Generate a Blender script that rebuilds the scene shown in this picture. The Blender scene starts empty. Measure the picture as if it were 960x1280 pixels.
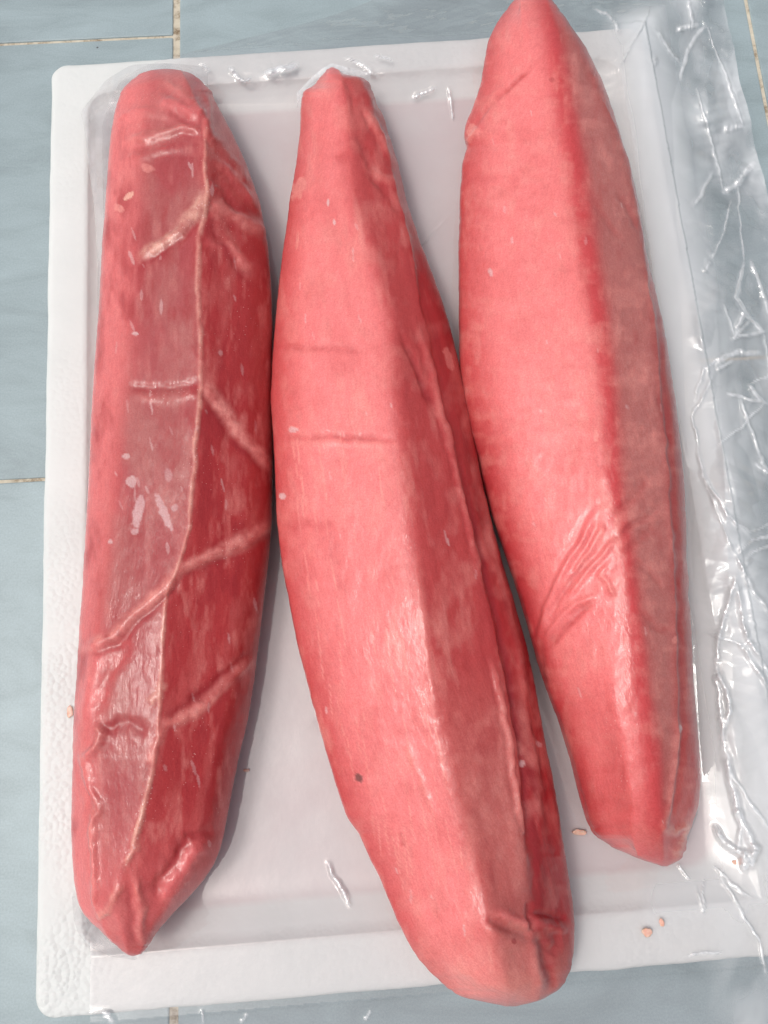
import bpy, math, random
import numpy as np
from mathutils import Vector

random.seed(7)
rng = np.random.default_rng(11)
sc = bpy.context.scene
COL = sc.collection

# ------------------------------------------------------------------ camera
CAM_H = 0.50                      # metres above the tiles
TILT = math.radians(13.0)
FPX = 1000.0                      # focal length in pixels of a 960x1280 frame
cd = bpy.data.cameras.new("camera")
cd.sensor_fit = 'VERTICAL'
cd.sensor_height = 24.0
cd.lens = FPX / 1280.0 * 24.0
cd.clip_start = 0.01
cd.clip_end = 100.0
cam = bpy.data.objects.new("camera", cd)
COL.objects.link(cam)
cam.location = (0, 0, CAM_H)
cam.rotation_euler = (TILT, 0, 0)
sc.camera = cam

# ------------------------------------------------------------------ sky, sun, exposure
SUN_EL = math.radians(66)
SUN_AZ = math.radians(262)        # compass style: 0 = +Y, clockwise; 270 = -X
world = bpy.data.worlds.new("World")
sc.world = world
world.use_nodes = True
wn = world.node_tree
bg = wn.nodes["Background"]
sky = wn.nodes.new("ShaderNodeTexSky")
sky.sky_type = 'NISHITA'
sky.sun_disc = False
sky.sun_elevation = SUN_EL
sky.sun_rotation = SUN_AZ
sky.air_density = 1.0
sky.dust_density = 8.0
sky.ozone_density = 0.6
hs = wn.nodes.new("ShaderNodeHueSaturation")   # thin overcast: the blue is mostly washed out
hs.inputs["Saturation"].default_value = 0.45
wn.links.new(sky.outputs[0], hs.inputs["Color"])
wn.links.new(hs.outputs[0], bg.inputs[0])
bg.inputs[1].default_value = 0.15
sl = bpy.data.lights.new("sun", 'SUN')
sl.energy = 0.66
sl.angle = math.radians(10)
sl.color = (1.0, 0.985, 0.93)
sun = bpy.data.objects.new("sun", sl)
COL.objects.link(sun)
sdir = Vector((math.sin(SUN_AZ) * math.cos(SUN_EL), math.cos(SUN_AZ) * math.cos(SUN_EL), math.sin(SUN_EL)))
sun.rotation_euler = sdir.to_track_quat('Z', 'Y').to_euler()
sc.view_settings.view_transform = 'Standard'
sc.view_settings.look = 'None'
sc.view_settings.gamma = 1.0
sc.view_settings.use_curve_mapping = False
sc.view_settings.exposure = -0.28
sc.render.engine = 'CYCLES'
sc.cycles.use_denoising = True
sc.cycles.max_bounces = 8
sc.cycles.transparent_max_bounces = 12
sc.cycles.caustics_reflective = False
sc.cycles.caustics_refractive = False

# ------------------------------------------------------------------ helpers
CT, ST = math.cos(TILT), math.sin(TILT)


def unproj(u, v, z):
    """photo pixel + height above the floor -> world point (measuring tool)"""
    u, v, z = np.broadcast_arrays(np.asarray(u, float), np.asarray(v, float), np.asarray(z, float))
    x = (u - 480) / FPX
    y = -(v - 640) / FPX
    dy = y * CT + ST
    dz = y * ST - CT
    t = (z - CAM_H) / dz
    return np.stack([x * t, dy * t, z], -1)


def proj(P):
    x = P[..., 0]
    y = P[..., 1]
    z = P[..., 2] - CAM_H
    yc = y * CT + z * ST
    zc = -y * ST + z * CT
    return 480 + FPX * x / -zc, 640 - FPX * yc / -zc


def gauss1(a, sigma, axis, periodic=False):
    if sigma <= 0:
        return a
    r = int(3 * sigma) + 1
    k = np.exp(-0.5 * (np.arange(-r, r + 1) / sigma) ** 2)
    k /= k.sum()
    a = np.moveaxis(a, axis, 0)
    pad = np.concatenate([a[-r:], a, a[:r]] if periodic else [np.repeat(a[:1], r, 0), a, np.repeat(a[-1:], r, 0)])
    out = np.zeros_like(a)
    n = a.shape[0]
    for i, w in enumerate(k):
        out += w * pad[i:i + n]
    return np.moveaxis(out, 0, axis)


_LAT = rng.random((256, 256))


def vnoise(x, y, seed=0):
    x = x + seed * 37.13
    y = y + seed * 17.71
    xi = np.floor(x).astype(int)
    yi = np.floor(y).astype(int)
    fx = x - xi
    fy = y - yi
    fx = fx * fx * fx * (fx * (fx * 6 - 15) + 10)
    fy = fy * fy * fy * (fy * (fy * 6 - 15) + 10)
    a = _LAT[xi % 256, yi % 256]
    b = _LAT[(xi + 1) % 256, yi % 256]
    c = _LAT[xi % 256, (yi + 1) % 256]
    d = _LAT[(xi + 1) % 256, (yi + 1) % 256]
    return (a * (1 - fx) + b * fx) * (1 - fy) + (c * (1 - fx) + d * fx) * fy


def fbm(x, y, seed=0, oct=4):
    s = 0.0
    a = 1.0
    tot = 0.0
    for i in range(oct):
        s = s + a * vnoise(x * 2 ** i, y * 2 ** i, seed + 5 * i)
        tot += a
        a *= 0.5
    return s / tot - 0.5


def polydist(u, v, pts):
    """distance to a polyline, signed side, and 0..1 position along it"""
    best = np.full(u.shape, 1e9)
    along = np.zeros(u.shape)
    side = np.zeros(u.shape)
    pts = np.asarray(pts, float)
    seg = np.hypot(*(pts[1:] - pts[:-1]).T)
    cum = np.concatenate([[0], np.cumsum(seg)])
    for i in range(len(pts) - 1):
        a, b = pts[i], pts[i + 1]
        d = b - a
        L2 = (d ** 2).sum() + 1e-9
        t = np.clip(((u - a[0]) * d[0] + (v - a[1]) * d[1]) / L2, 0, 1)
        du = u - a[0] - t * d[0]
        dv = v - a[1] - t * d[1]
        dist = np.hypot(du, dv)
        m = dist < best
        best = np.where(m, dist, best)
        along = np.where(m, (cum[i] + t * seg[i]) / cum[-1], along)
        side = np.where(m, np.sign(d[0] * dv - d[1] * du), side)
    return best, side, along


def lerp(v, table):
    t = np.asarray(table, float)
    return np.interp(v, t[:, 0], t[:, 1])


def grid_faces(R, C, wrap):
    i = np.arange(R - 1)[:, None]
    j = np.arange(C if wrap else C - 1)[None, :]
    j2 = (j + 1) % C
    return np.stack([i * C + j, (i + 1) * C + j, (i + 1) * C + j2, i * C + j2], -1).reshape(-1, 4)


def mesh_np(name, verts, faces, mat, parent=None, smooth=True):
    verts = np.asarray(verts, float).reshape(-1, 3)
    me = bpy.data.meshes.new(name)
    faces = np.asarray(faces, np.int32)
    n, k = faces.shape
    me.vertices.add(len(verts))
    me.vertices.foreach_set("co", verts.astype(np.float32).ravel())
    me.loops.add(n * k)
    me.loops.foreach_set("vertex_index", faces.ravel())
    me.polygons.add(n)
    me.polygons.foreach_set("loop_start", np.arange(0, n * k, k, dtype=np.int32))
    me.polygons.foreach_set("use_smooth", np.full(n, smooth))
    me.update(calc_edges=True)
    me.validate()
    if mat:
        me.materials.append(mat)
    o = bpy.data.objects.new(name, me)
    COL.objects.link(o)
    if parent:
        o.parent = parent
    return o


def vcol(o, name, rgb):
    at = o.data.color_attributes.new(name, 'FLOAT_COLOR', 'POINT')
    a = np.ones((len(rgb), 4), np.float32)
    a[:, :3] = rgb
    at.data.foreach_set("color", a.ravel())


def vval(o, name, val):
    at = o.data.attributes.new(name, 'FLOAT', 'POINT')
    at.data.foreach_set("value", np.asarray(val, np.float32).ravel())


def tag(o, label, cat, group=None):
    o["label"] = label
    o["category"] = cat
    if group:
        o["group"] = group


def new_mat(name):
    m = bpy.data.materials.new(name)
    m.use_nodes = True
    nt = m.node_tree
    return m, nt, nt.nodes["Principled BSDF"], nt.nodes["Material Output"]


def N(nt, typ, **kw):
    n = nt.nodes.new(typ)
    for k, v in kw.items():
        if k in n.inputs:
            n.inputs[k].default_value = v
        else:
            setattr(n, k, v)
    return n


def ramp(nt, stops):
    r = nt.nodes.new("ShaderNodeValToRGB")
    e = r.color_ramp.elements
    while len(e) < len(stops):
        e.new(0.5)
    for q, (p, c) in zip(e, stops):
        q.position = p
        q.color = (*c, 1) if len(c) == 3 else c
    return r


# ------------------------------------------------------------------ materials
def mat_tile(shade):
    m, nt, p, out = new_mat("blue_grey_tile")
    L = nt.links
    tc = N(nt, "ShaderNodeNewGeometry")
    mp = N(nt, "ShaderNodeMapping")
    mp.inputs["Rotation"].default_value = (0, 0, 0.6)
    mp.inputs["Scale"].default_value = (14, 34, 20)
    L.new(tc.outputs["Position"], mp.inputs[0])
    n1 = N(nt, "ShaderNodeTexNoise", Scale=1.0, Detail=8.0, Roughness=0.62, Distortion=0.8)
    L.new(mp.outputs[0], n1.inputs["Vector"])
    a = np.array([0.315, 0.39, 0.415]) * shade
    r = ramp(nt, [(0.25, tuple(a * 0.80)), (0.5, tuple(a)), (0.78, tuple(a * 1.17))])
    L.new(n1.outputs[0], r.inputs[0])
    n2 = N(nt, "ShaderNodeTexNoise", Scale=900.0, Detail=2.0)
    L.new(tc.outputs["Position"], n2.inputs["Vector"])
    mx = N(nt, "ShaderNodeMixRGB", blend_type='OVERLAY')
    mx.inputs[0].default_value = 0.18
    L.new(r.outputs[0], mx.inputs[1])
    L.new(n2.outputs[0], mx.inputs[2])
    vs = N(nt, "ShaderNodeTexVoronoi", Scale=16.0)
    L.new(tc.outputs["Position"], vs.inputs["Vector"])
    ls = N(nt, "ShaderNodeMath", operation='LESS_THAN')
    L.new(vs.outputs["Distance"], ls.inputs[0])
    ls.inputs[1].default_value = 0.016
    m5 = N(nt, "ShaderNodeMixRGB")
    L.new(ls.outputs[0], m5.inputs[0])
    L.new(mx.outputs[0], m5.inputs[1])
    m5.inputs[2].default_value = (0.10, 0.11, 0.12, 1)
    L.new(m5.outputs[0], p.inputs["Base Color"])
    p.inputs["Roughness"].default_value = 0.42
    p.inputs["Specular IOR Level"].default_value = 0.4
    b = N(nt, "ShaderNodeBump", Strength=0.12, Distance=0.0006)
    L.new(n1.outputs[0], b.inputs["Height"])
    L.new(b.outputs[0], p.inputs["Normal"])
    return m


def mat_grout():
    m, nt, p, out = new_mat("beige_grout")
    L = nt.links
    g = N(nt, "ShaderNodeNewGeometry")
    n = N(nt, "ShaderNodeTexNoise", Scale=90.0, Detail=6.0, Roughness=0.7)
    L.new(g.outputs["Position"], n.inputs["Vector"])
    r = ramp(nt, [(0.35, (0.22, 0.16, 0.10)), (0.5, (0.56, 0.50, 0.40)), (0.7, (0.66, 0.61, 0.50))])
    L.new(n.outputs[0], r.inputs[0])
    L.new(r.outputs[0], p.inputs["Base Color"])
    p.inputs["Roughness"].default_value = 0.9
    return m


def mat_foam():
    m, nt, p, out = new_mat("white_foam")
    L = nt.links
    g = N(nt, "ShaderNodeNewGeometry")
    vo = N(nt, "ShaderNodeTexVoronoi", Scale=330.0)
    vo.feature = 'SMOOTH_F1'
    vo.inputs["Smoothness"].default_value = 0.35
    L.new(g.outputs["Position"], vo.inputs["Vector"])
    n = N(nt, "ShaderNodeTexNoise", Scale=26.0, Detail=5.0)
    L.new(g.outputs["Position"], n.inputs["Vector"])
    at = N(nt, "ShaderNodeAttribute", attribute_name="beads")
    mu = N(nt, "ShaderNodeMath", operation='MULTIPLY')
    L.new(at.outputs["Fac"], mu.inputs[0])
    mu.inputs[1].default_value = 0.6
    b = N(nt, "ShaderNodeBump", Distance=0.0016)
    b.invert = True
    L.new(mu.outputs[0], b.inputs["Strength"])
    L.new(vo.outputs["Distance"], b.inputs["Height"])
    b2 = N(nt, "ShaderNodeBump", Strength=0.10, Distance=0.004)
    L.new(n.outputs[0], b2.inputs["Height"])
    L.new(b.outputs[0], b2.inputs["Normal"])
    r = ramp(nt, [(0.3, (0.69, 0.715, 0.708)), (0.7, (0.74, 0.76, 0.752))])
    L.new(n.outputs[0], r.inputs[0])
    sa = N(nt, "ShaderNodeAttribute", attribute_name="recess_shade")
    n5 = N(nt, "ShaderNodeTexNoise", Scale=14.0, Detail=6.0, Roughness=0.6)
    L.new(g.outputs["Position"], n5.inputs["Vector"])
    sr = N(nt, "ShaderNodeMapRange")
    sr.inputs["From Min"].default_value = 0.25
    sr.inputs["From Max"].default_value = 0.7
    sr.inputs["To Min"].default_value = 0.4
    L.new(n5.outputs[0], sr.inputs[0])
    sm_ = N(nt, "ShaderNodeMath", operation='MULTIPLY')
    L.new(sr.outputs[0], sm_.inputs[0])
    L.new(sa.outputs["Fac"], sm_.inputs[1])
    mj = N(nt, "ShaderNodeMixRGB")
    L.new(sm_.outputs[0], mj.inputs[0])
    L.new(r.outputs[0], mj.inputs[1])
    mj.inputs[2].default_value = (0.64, 0.565, 0.57, 1)  # recess floor: shade and pink bounce from the loins painted into the foam
    L.new(mj.outputs[0], p.inputs["Base Color"])
    L.new(b2.outputs[0], p.inputs["Normal"])
    p.inputs["Roughness"].default_value = 0.55
    p.inputs["Specular IOR Level"].default_value = 0.3
    p.inputs["Subsurface Weight"].default_value = 0.15
    p.inputs["Subsurface Radius"].default_value = (1, 1, 1)
    p.inputs["Subsurface Scale"].default_value = 0.003
    return m


def mat_meat():
    m, nt, p, out = new_mat("tuna_under_tight_film")
    L = nt.links
    at = N(nt, "ShaderNodeAttribute", attribute_name="meat")
    uv = N(nt, "ShaderNodeAttribute", attribute_name="grain_uv")
    # fibre grain running along the loin
    mp = N(nt, "ShaderNodeMapping")
    mp.inputs["Scale"].default_value = (230, 75, 1)
    L.new(uv.outputs["Vector"], mp.inputs[0])
    n1 = N(nt, "ShaderNodeTexNoise", Scale=1.0, Detail=7.0, Roughness=0.62, Distortion=0.6)
    L.new(mp.outputs[0], n1.inputs["Vector"])
    g = N(nt, "ShaderNodeNewGeometry")
    n2 = N(nt, "ShaderNodeTexNoise", Scale=210.0, Detail=7.0, Roughness=0.7)
    L.new(g.outputs["Position"], n2.inputs["Vector"])
    r1 = ramp(nt, [(0.3, (0.80, 0.66, 0.66)), (0.5, (1, 1, 1)), (0.72, (1.10, 1.30, 1.28))])
    L.new(n1.outputs[0], r1.inputs[0])
    mx = N(nt, "ShaderNodeMixRGB", blend_type='MULTIPLY')
    mx.inputs[0].default_value = 0.28
    L.new(at.outputs["Color"], mx.inputs[1])
    L.new(r1.outputs[0], mx.inputs[2])
    r2 = ramp(nt, [(0.32, (0.84, 0.72, 0.72)), (0.52, (1, 1, 1)), (0.75, (1.10, 1.35, 1.32))])
    L.new(n2.outputs[0], r2.inputs[0])
    mx2 = N(nt, "ShaderNodeMixRGB", blend_type='MULTIPLY')
    mx2.inputs[0].default_value = 0.30
    L.new(mx.outputs[0], mx2.inputs[1])
    L.new(r2.outputs[0], mx2.inputs[2])
    n6 = N(nt, "ShaderNodeTexNoise", Scale=1100.0, Detail=3.0, Roughness=0.8)
    L.new(g.outputs["Position"], n6.inputs["Vector"])
    r6 = ramp(nt, [(0.36, (0.84, 0.74, 0.74)), (0.5, (1, 1, 1)), (0.66, (1.08, 1.34, 1.32))])
    L.new(n6.outputs[0], r6.inputs[0])
    mx6 = N(nt, "ShaderNodeMixRGB", blend_type='MULTIPLY')
    mx6.inputs[0].default_value = 0.55
    L.new(mx2.outputs[0], mx6.inputs[1])
    L.new(r6.outputs[0], mx6.inputs[2])
    mx2 = mx6
    # pin-prick air bubbles and frost under the film
    vo = N(nt, "ShaderNodeTexVoronoi", Scale=420.0)
    L.new(g.outputs["Position"], vo.inputs["Vector"])
    fr = N(nt, "ShaderNodeAttribute", attribute_name="frost")
    lt = N(nt, "ShaderNodeMath", operation='LESS_THAN')
    L.new(vo.outputs["Distance"], lt.inputs[0])
    mf = N(nt, "ShaderNodeMath", operation='MULTIPLY')
    L.new(fr.outputs["Fac"], mf.inputs[0])
    mf.inputs[1].default_value = 0.16
    L.new(mf.outputs[0], lt.inputs[1])
    ms = N(nt, "ShaderNodeMath", operation='MULTIPLY')
    L.new(lt.outputs[0], ms.inputs[0])
    ms.inputs[1].default_value = 0.45
    mx3 = N(nt, "ShaderNodeMixRGB")
    L.new(ms.outputs[0], mx3.inputs[0])
    L.new(mx2.outputs[0], mx3.inputs[1])
    mx3.inputs[2].default_value = (0.80, 0.50, 0.47, 1)
    L.new(mx3.outputs[0], p.inputs["Base Color"])
    p.inputs["Roughness"].default_value = 0.42
    p.inputs["Specular IOR Level"].default_value = 0.12
    p.inputs["Subsurface Weight"].default_value = 0.35
    p.inputs["Subsurface Radius"].default_value = (1.0, 0.25, 0.2)
    p.inputs["Subsurface Scale"].default_value = 0.006
    p.inputs["Coat Weight"].default_value = 0.75
    p.inputs["Coat IOR"].default_value = 1.52
    b = N(nt, "ShaderNodeBump", Strength=0.35, Distance=0.0007)
    L.new(n1.outputs[0], b.inputs["Height"])
    L.new(b.outputs[0], p.inputs["Normal"])
    n3 = N(nt, "ShaderNodeTexNoise", Scale=1.0, Detail=4.0, Roughness=0.65)
    mp3 = N(nt, "ShaderNodeMapping")
    mp3.inputs["Scale"].default_value = (170, 70, 1)
    L.new(uv.outputs["Vector"], mp3.inputs[0])
    L.new(mp3.outputs[0], n3.inputs["Vector"])
    b3 = N(nt, "ShaderNodeBump", Strength=0.55, Distance=0.0008)
    L.new(n3.outputs[0], b3.inputs["Height"])
    L.new(b3.outputs[0], p.inputs["Coat Normal"])
    n4 = N(nt, "ShaderNodeTexNoise", Scale=40.0, Detail=5.0, Roughness=0.6)
    L.new(g.outputs["Position"], n4.inputs["Vector"])
    mr = N(nt, "ShaderNodeMapRange")
    mr.inputs["From Min"].default_value = 0.35
    mr.inputs["From Max"].default_value = 0.65
    mr.inputs["To Min"].default_value = 0.04
    mr.inputs["To Max"].default_value = 0.11
    L.new(n4.outputs[0], mr.inputs[0])
    L.new(mr.outputs[0], p.inputs["Coat Roughness"])
    return m


def mat_film(name, boost=1.7, bump=0.25, rough=0.07):
    m, nt, p, out = new_mat(name)
    nt.nodes.remove(p)
    L = nt.links
    g = N(nt, "ShaderNodeNewGeometry")
    n = N(nt, "ShaderNodeTexNoise", Scale=70.0, Detail=4.0, Roughness=0.55)
    L.new(g.outputs["Position"], n.inputs["Vector"])
    b = N(nt, "ShaderNodeBump", Strength=bump, Distance=0.003)
    L.new(n.outputs[0], b.inputs["Height"])
    # two-sided thin-film Fresnel (Schlick), the same from above and below
    dt = N(nt, "ShaderNodeVectorMath", operation='DOT_PRODUCT')
    L.new(b.outputs[0], dt.inputs[0])
    L.new(g.outputs["Incoming"], dt.inputs[1])
    ab = N(nt, "ShaderNodeMath", operation='ABSOLUTE')
    L.new(dt.outputs["Value"], ab.inputs[0])
    om = N(nt, "ShaderNodeMath", operation='SUBTRACT', use_clamp=True)
    om.inputs[0].default_value = 1.0
    L.new(ab.outputs[0], om.inputs[1])
    pw = N(nt, "ShaderNodeMath", operation='POWER')
    L.new(om.outputs[0], pw.inputs[0])
    pw.inputs[1].default_value = 5.0
    mu = N(nt, "ShaderNodeMath", operation='MULTIPLY_ADD', use_clamp=True)
    L.new(pw.outputs[0], mu.inputs[0])
    mu.inputs[1].default_value = 0.75
    fo = N(nt, "ShaderNodeAttribute", attribute_name="fold")
    ma = N(nt, "ShaderNodeMath", operation='MULTIPLY_ADD')
    L.new(fo.outputs["Fac"], ma.inputs[0])
    ma.inputs[1].default_value = 0.35        # creases reflect more, adding to their painted white glints
    ma.inputs[2].default_value = 0.04 * boost
    L.new(ma.outputs[0], mu.inputs[2])
    tr = N(nt, "ShaderNodeBsdfTransparent")
    tr.inputs[0].default_value = (0.945, 0.93, 0.938, 1)
    gl = N(nt, "ShaderNodeBsdfGlossy")
    gl.inputs["Roughness"].default_value = rough
    L.new(b.outputs[0], gl.inputs["Normal"])
    df = N(nt, "ShaderNodeBsdfDiffuse")
    df.inputs[0].default_value = (0.88, 0.91, 0.94, 1)
    m1 = N(nt, "ShaderNodeMixShader")
    hz = N(nt, "ShaderNodeAttribute", attribute_name="milk")
    L.new(hz.outputs["Fac"], m1.inputs[0])
    L.new(tr.outputs[0], m1.inputs[1])
    L.new(df.outputs[0], m1.inputs[2])
    m2 = N(nt, "ShaderNodeMixShader")
    L.new(mu.outputs[0], m2.inputs[0])
    L.new(m1.outputs[0], m2.inputs[1])
    L.new(gl.outputs[0], m2.inputs[2])
    L.new(m2.outputs[0], out.inputs[0])
    return m


def mat_scrap():
    m, nt, p, out = new_mat("meat_scrap")
    g = N(nt, "ShaderNodeNewGeometry")
    n = N(nt, "ShaderNodeTexNoise", Scale=400.0, Detail=4.0)
    nt.links.new(g.outputs["Position"], n.inputs["Vector"])
    r = ramp(nt, [(0.35, (0.76, 0.40, 0.30)), (0.65, (0.80, 0.54, 0.44))])
    nt.links.new(n.outputs[0], r.inputs[0])
    nt.links.new(r.outputs[0], p.inputs["Base Color"])
    p.inputs["Roughness"].default_value = 0.35
    p.inputs["Subsurface Weight"].default_value = 0.3
    p.inputs["Subsurface Scale"].default_value = 0.002
    return m


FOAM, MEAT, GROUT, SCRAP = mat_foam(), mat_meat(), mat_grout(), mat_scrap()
FILM = mat_film("clear_plastic_film", boost=1.6, bump=0.06, rough=0.05)
BAG = mat_film("vacuum_bag_film", boost=2.0, bump=0.2, rough=0.1)
TILES = [mat_tile(s) for s in (0.97, 1.0, 1.03)]

# ------------------------------------------------------------------ floor of tiles
def rounded_rect(hx, hy, r, n=10, per=40):
    """outline of a rounded rectangle, counter-clockwise, evenly spaced sides"""
    pts = []
    cs = [(hx - r, hy - r, 0), (-hx + r, hy - r, 90), (-hx + r, -hy + r, 180), (hx - r, -hy + r, 270)]
    for k, (cx, cy, a0) in enumerate(cs):
        for i in range(n + 1):
            a = math.radians(a0 + 90 * i / n)
            pts.append((cx + r * math.cos(a), cy + r * math.sin(a)))
        nx = cs[(k + 1) % 4]
        a = math.radians(a0 + 90)
        s = pts[-1]
        e = (nx[0] + r * math.cos(a), nx[1] + r * math.sin(a))
        for i in range(1, per):
            t = i / per
            pts.append((s[0] * (1 - t) + e[0] * t, s[1] * (1 - t) + e[1] * t))
    return np.array(pts)


YAW = math.radians(3.2)           # tile and lid grid turned a little to the view


def loops_mesh(name, loops, mat, parent=None, smooth=True, cap_top=True, cap_bottom=True):
    loops = np.asarray(loops)
    R, C = loops.shape[:2]
    V = loops.reshape(-1, 3)
    F = grid_faces(R, C, True)[:, ::-1]
    extra = []
    Fs = [F]
    if cap_top:
        c = len(V) + len(extra)
        extra.append(loops[-1].mean(0))
        j = np.arange(C)
        b = (R - 1) * C
        Fs.append(np.stack([b + j, b + (j + 1) % C, np.full(C, c), np.full(C, c)], -1))
    if cap_bottom:
        c = len(V) + len(extra)
        extra.append(loops[0].mean(0))
        j = np.arange(C)
        Fs.append(np.stack([(j + 1) % C, j, np.full(C, c), np.full(C, c)], -1))
    if extra:
        V = np.concatenate([V, np.array(extra)])
    me = bpy.data.meshes.new(name)
    faces = []
    for k, ff in enumerate(Fs):
        faces += [tuple(q) if q[2] != q[3] else tuple(q[:3]) for q in ff.tolist()]
    me.from_pydata(V.tolist(), [], faces)
    me.polygons.foreach_set("use_smooth", np.full(len(me.polygons), smooth))
    me.materials.append(mat)
    o = bpy.data.objects.new(name, me)
    COL.objects.link(o)
    if parent:
        o.parent = parent
    return o


def rot2(p, a):
    c, s = math.cos(a), math.sin(a)
    p = np.asarray(p)
    return np.stack([p[..., 0] * c - p[..., 1] * s, p[..., 0] * s + p[..., 1] * c], -1)


# joints measured on the floor plane (tile tops at z = 0)
jA = rot2(unproj(220.5, 35, 0)[:2], -YAW)[0]
jB = rot2(unproj(945, 65, 0)[:2], -YAW)[0]
r0 = rot2(unproj(110, 50, 0)[:2], -YAW)[1]
r1 = rot2(unproj(24, 600.5, 0)[:2], -YAW)[1]
TW, TH = jB - jA, r0 - r1
print("tile", TW, TH)
gp = np.array([(-3, -3), (3, -3), (3, 3), (-3, 3)], float)
floor = mesh_np("floor", np.concatenate([gp, np.full((4, 1), -0.0009)], 1), [[0, 1, 2, 3]], GROUT, smooth=False)
floor["kind"] = "structure"
floor["label"] = "floor of pale blue grey tiles with beige grout joints"
JOFF = (rot2(unproj(920, 448, 0)[:2], -YAW)[1] - r0) % TH
GA, GB, GR = 0.0050, 0.0026, 0.0022
for ci in range(-1, 3):
    x0 = jA + (ci - 1) * TW + (GA if ci == 1 else GB) / 2
    x1 = jA + ci * TW - (GA if ci == 0 else GB) / 2
    off = ((0, JOFF, 0.18)[ci % 3]) if ci > 0 else 0.0
    for ri in range(-2, 3):
        y1 = r0 + off + ri * TH - GR / 2
        y0 = y1 - TH + GR
        hx, hy = (x1 - x0) / 2, (y1 - y0) / 2
        cx, cy = (x0 + x1) / 2, (y0 + y1) / 2
        lp = []
        for (ins, z) in ((0, -0.004), (0, -0.0008), (0.0003, -0.0002), (0.0009, 0.0)):
            q = rounded_rect(hx - ins, hy - ins, 0.0012, 3, 2) + (cx, cy)
            q = rot2(q, YAW)
            lp.append(np.concatenate([q, np.full((len(q), 1), z)], 1))
        loops_mesh("tile", lp, TILES[(ci * 2 + ri) % 3], floor, smooth=False, cap_bottom=False)

# ------------------------------------------------------------------ foam lid, turned upside down
Z_RIM, Z_REC = 0.034, 0.0245
cTL = unproj(66, 86, Z_RIM)
cBL = unproj(37, 1268, Z_RIM)
cTR = unproj(822, 24, Z_RIM)
cBR = unproj(985, 1206, Z_RIM)
LID_YAW = math.atan2(*((cTR + cBR - cTL - cBL)[[1, 0]]))
print("lid yaw", math.degrees(LID_YAW), "left", np.linalg.norm(cTL - cBL), "right", np.linalg.norm(cTR - cBR),
      "top", np.linalg.norm(cTL - cTR), "bot", np.linalg.norm(cBL - cBR))
corners = np.stack([rot2(c[:2], -LID_YAW) for c in (cTL, cTR, cBR, cBL)])
LX0, LX1 = corners[[0, 3], 0].mean(), corners[[1, 2], 0].mean()
LY0, LY1 = corners[[2, 3], 1].mean(), corners[[0, 1], 1].mean()
LHX, LHY = (LX1 - LX0) / 2, (LY1 - LY0) / 2
LCX, LCY = (LX0 + LX1) / 2, (LY0 + LY1) / 2
# rim widths: left, right, top, bottom -> recess rectangle
RW = (0.0265, 0.0200, 0.0250, 0.0290)
QX0, QX1, QY0, QY1 = LX0 + RW[0], LX1 - RW[1], LY0 + RW[3], LY1 - RW[2]
WALL = 0.0205                      # horizontal run of the sloping inner wall


def rr(x0, x1, y0, y1, r):
    return rounded_rect((x1 - x0) / 2, (y1 - y0) / 2, r, 12, 90) + ((x0 + x1) / 2, (y0 + y1) / 2)


def lid_loop(x0, x1, y0, y1, r, z, wob=0.0, seed=0):
    q = rr(x0, x1, y0, y1, r)
    if wob:
        w = fbm(q[:, 0] * 60, q[:, 1] * 60, seed, 4) * wob
        c = np.array([(x0 + x1) / 2, (y0 + y1) / 2])
        d = q - c
        q = q + d / np.linalg.norm(d, axis=1)[:, None] * w[:, None]
    q = rot2(q, LID_YAW)
    return np.concatenate([q, np.full((len(q), 1), z)], 1)


lp = []
for ins, z in ((0.004, 0.0), (0.0006, 0.0008), (0.0, 0.004), (0.0, 0.015), (0.0, Z_RIM - 0.0045),
               (0.0006, Z_RIM - 0.0018), (0.0022, Z_RIM - 0.0004), (0.005, Z_RIM), (0.012, Z_RIM)):
    lp.append(lid_loop(LX0 + ins, LX1 - ins, LY0 + ins, LY1 - ins, 0.011 - ins * 0.3, z, 0.0016, 3))
for k, z in ((-0.0035, Z_RIM), (-0.0012, Z_RIM - 0.0002), (0.0, Z_RIM - 0.0010), (0.0012, Z_RIM - 0.0026)):
    lp.append(lid_loop(QX0 + k, QX1 - k, QY0 + k, QY1 - k, 0.016 - k, z, 0.0008, 5))
for k in (0.25, 0.5, 0.75, 0.93):
    d = 0.0012 + (WALL - 0.0012) * k
    lp.append(lid_loop(QX0 + d, QX1 - d, QY0 + d, QY1 - d, 0.016, Z_RIM - 0.0026 + (Z_REC - Z_RIM + 0.0026) * k, 0.0006, 6))
for d in (WALL + 0.002, WALL + 0.006, WALL + 0.03, WALL + 0.08, WALL + 0.15):
    lp.append(lid_loop(QX0 + d, QX1 - d, QY0 + d, QY1 - d, 0.016, Z_REC))
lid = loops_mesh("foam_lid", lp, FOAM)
tag(lid, "white foam box lid lying upside down under the three tuna loins", "box lid")
P = np.array([v.co for v in lid.data.vertices])
lu, lv = proj(P)
lq = rot2(P[:, :2], -LID_YAW)
beads = (0.12 + 0.88 * np.clip((lq[:, 0] * 0 + LCY + 0.02 - lq[:, 1]) / 0.16, 0, 1)) * np.clip((QX0 + 0.012 - lq[:, 0]) / 0.012, 0.12, 1)
beads = np.maximum(beads, np.where(P[:, 2] > Z_RIM - 0.004, 0.28, 0.1))
beads *= np.clip(0.75 + 1.5 * fbm(lq[:, 0] * 40, lq[:, 1] * 40, 90, 3), 0.2, 1)
vval(lid, "beads", beads)
vval(lid, "recess_shade", np.clip((Z_REC + 0.0015 - P[:, 2]) / 0.001, 0, 1))  # mask of the painted shade on the recess floor


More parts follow.
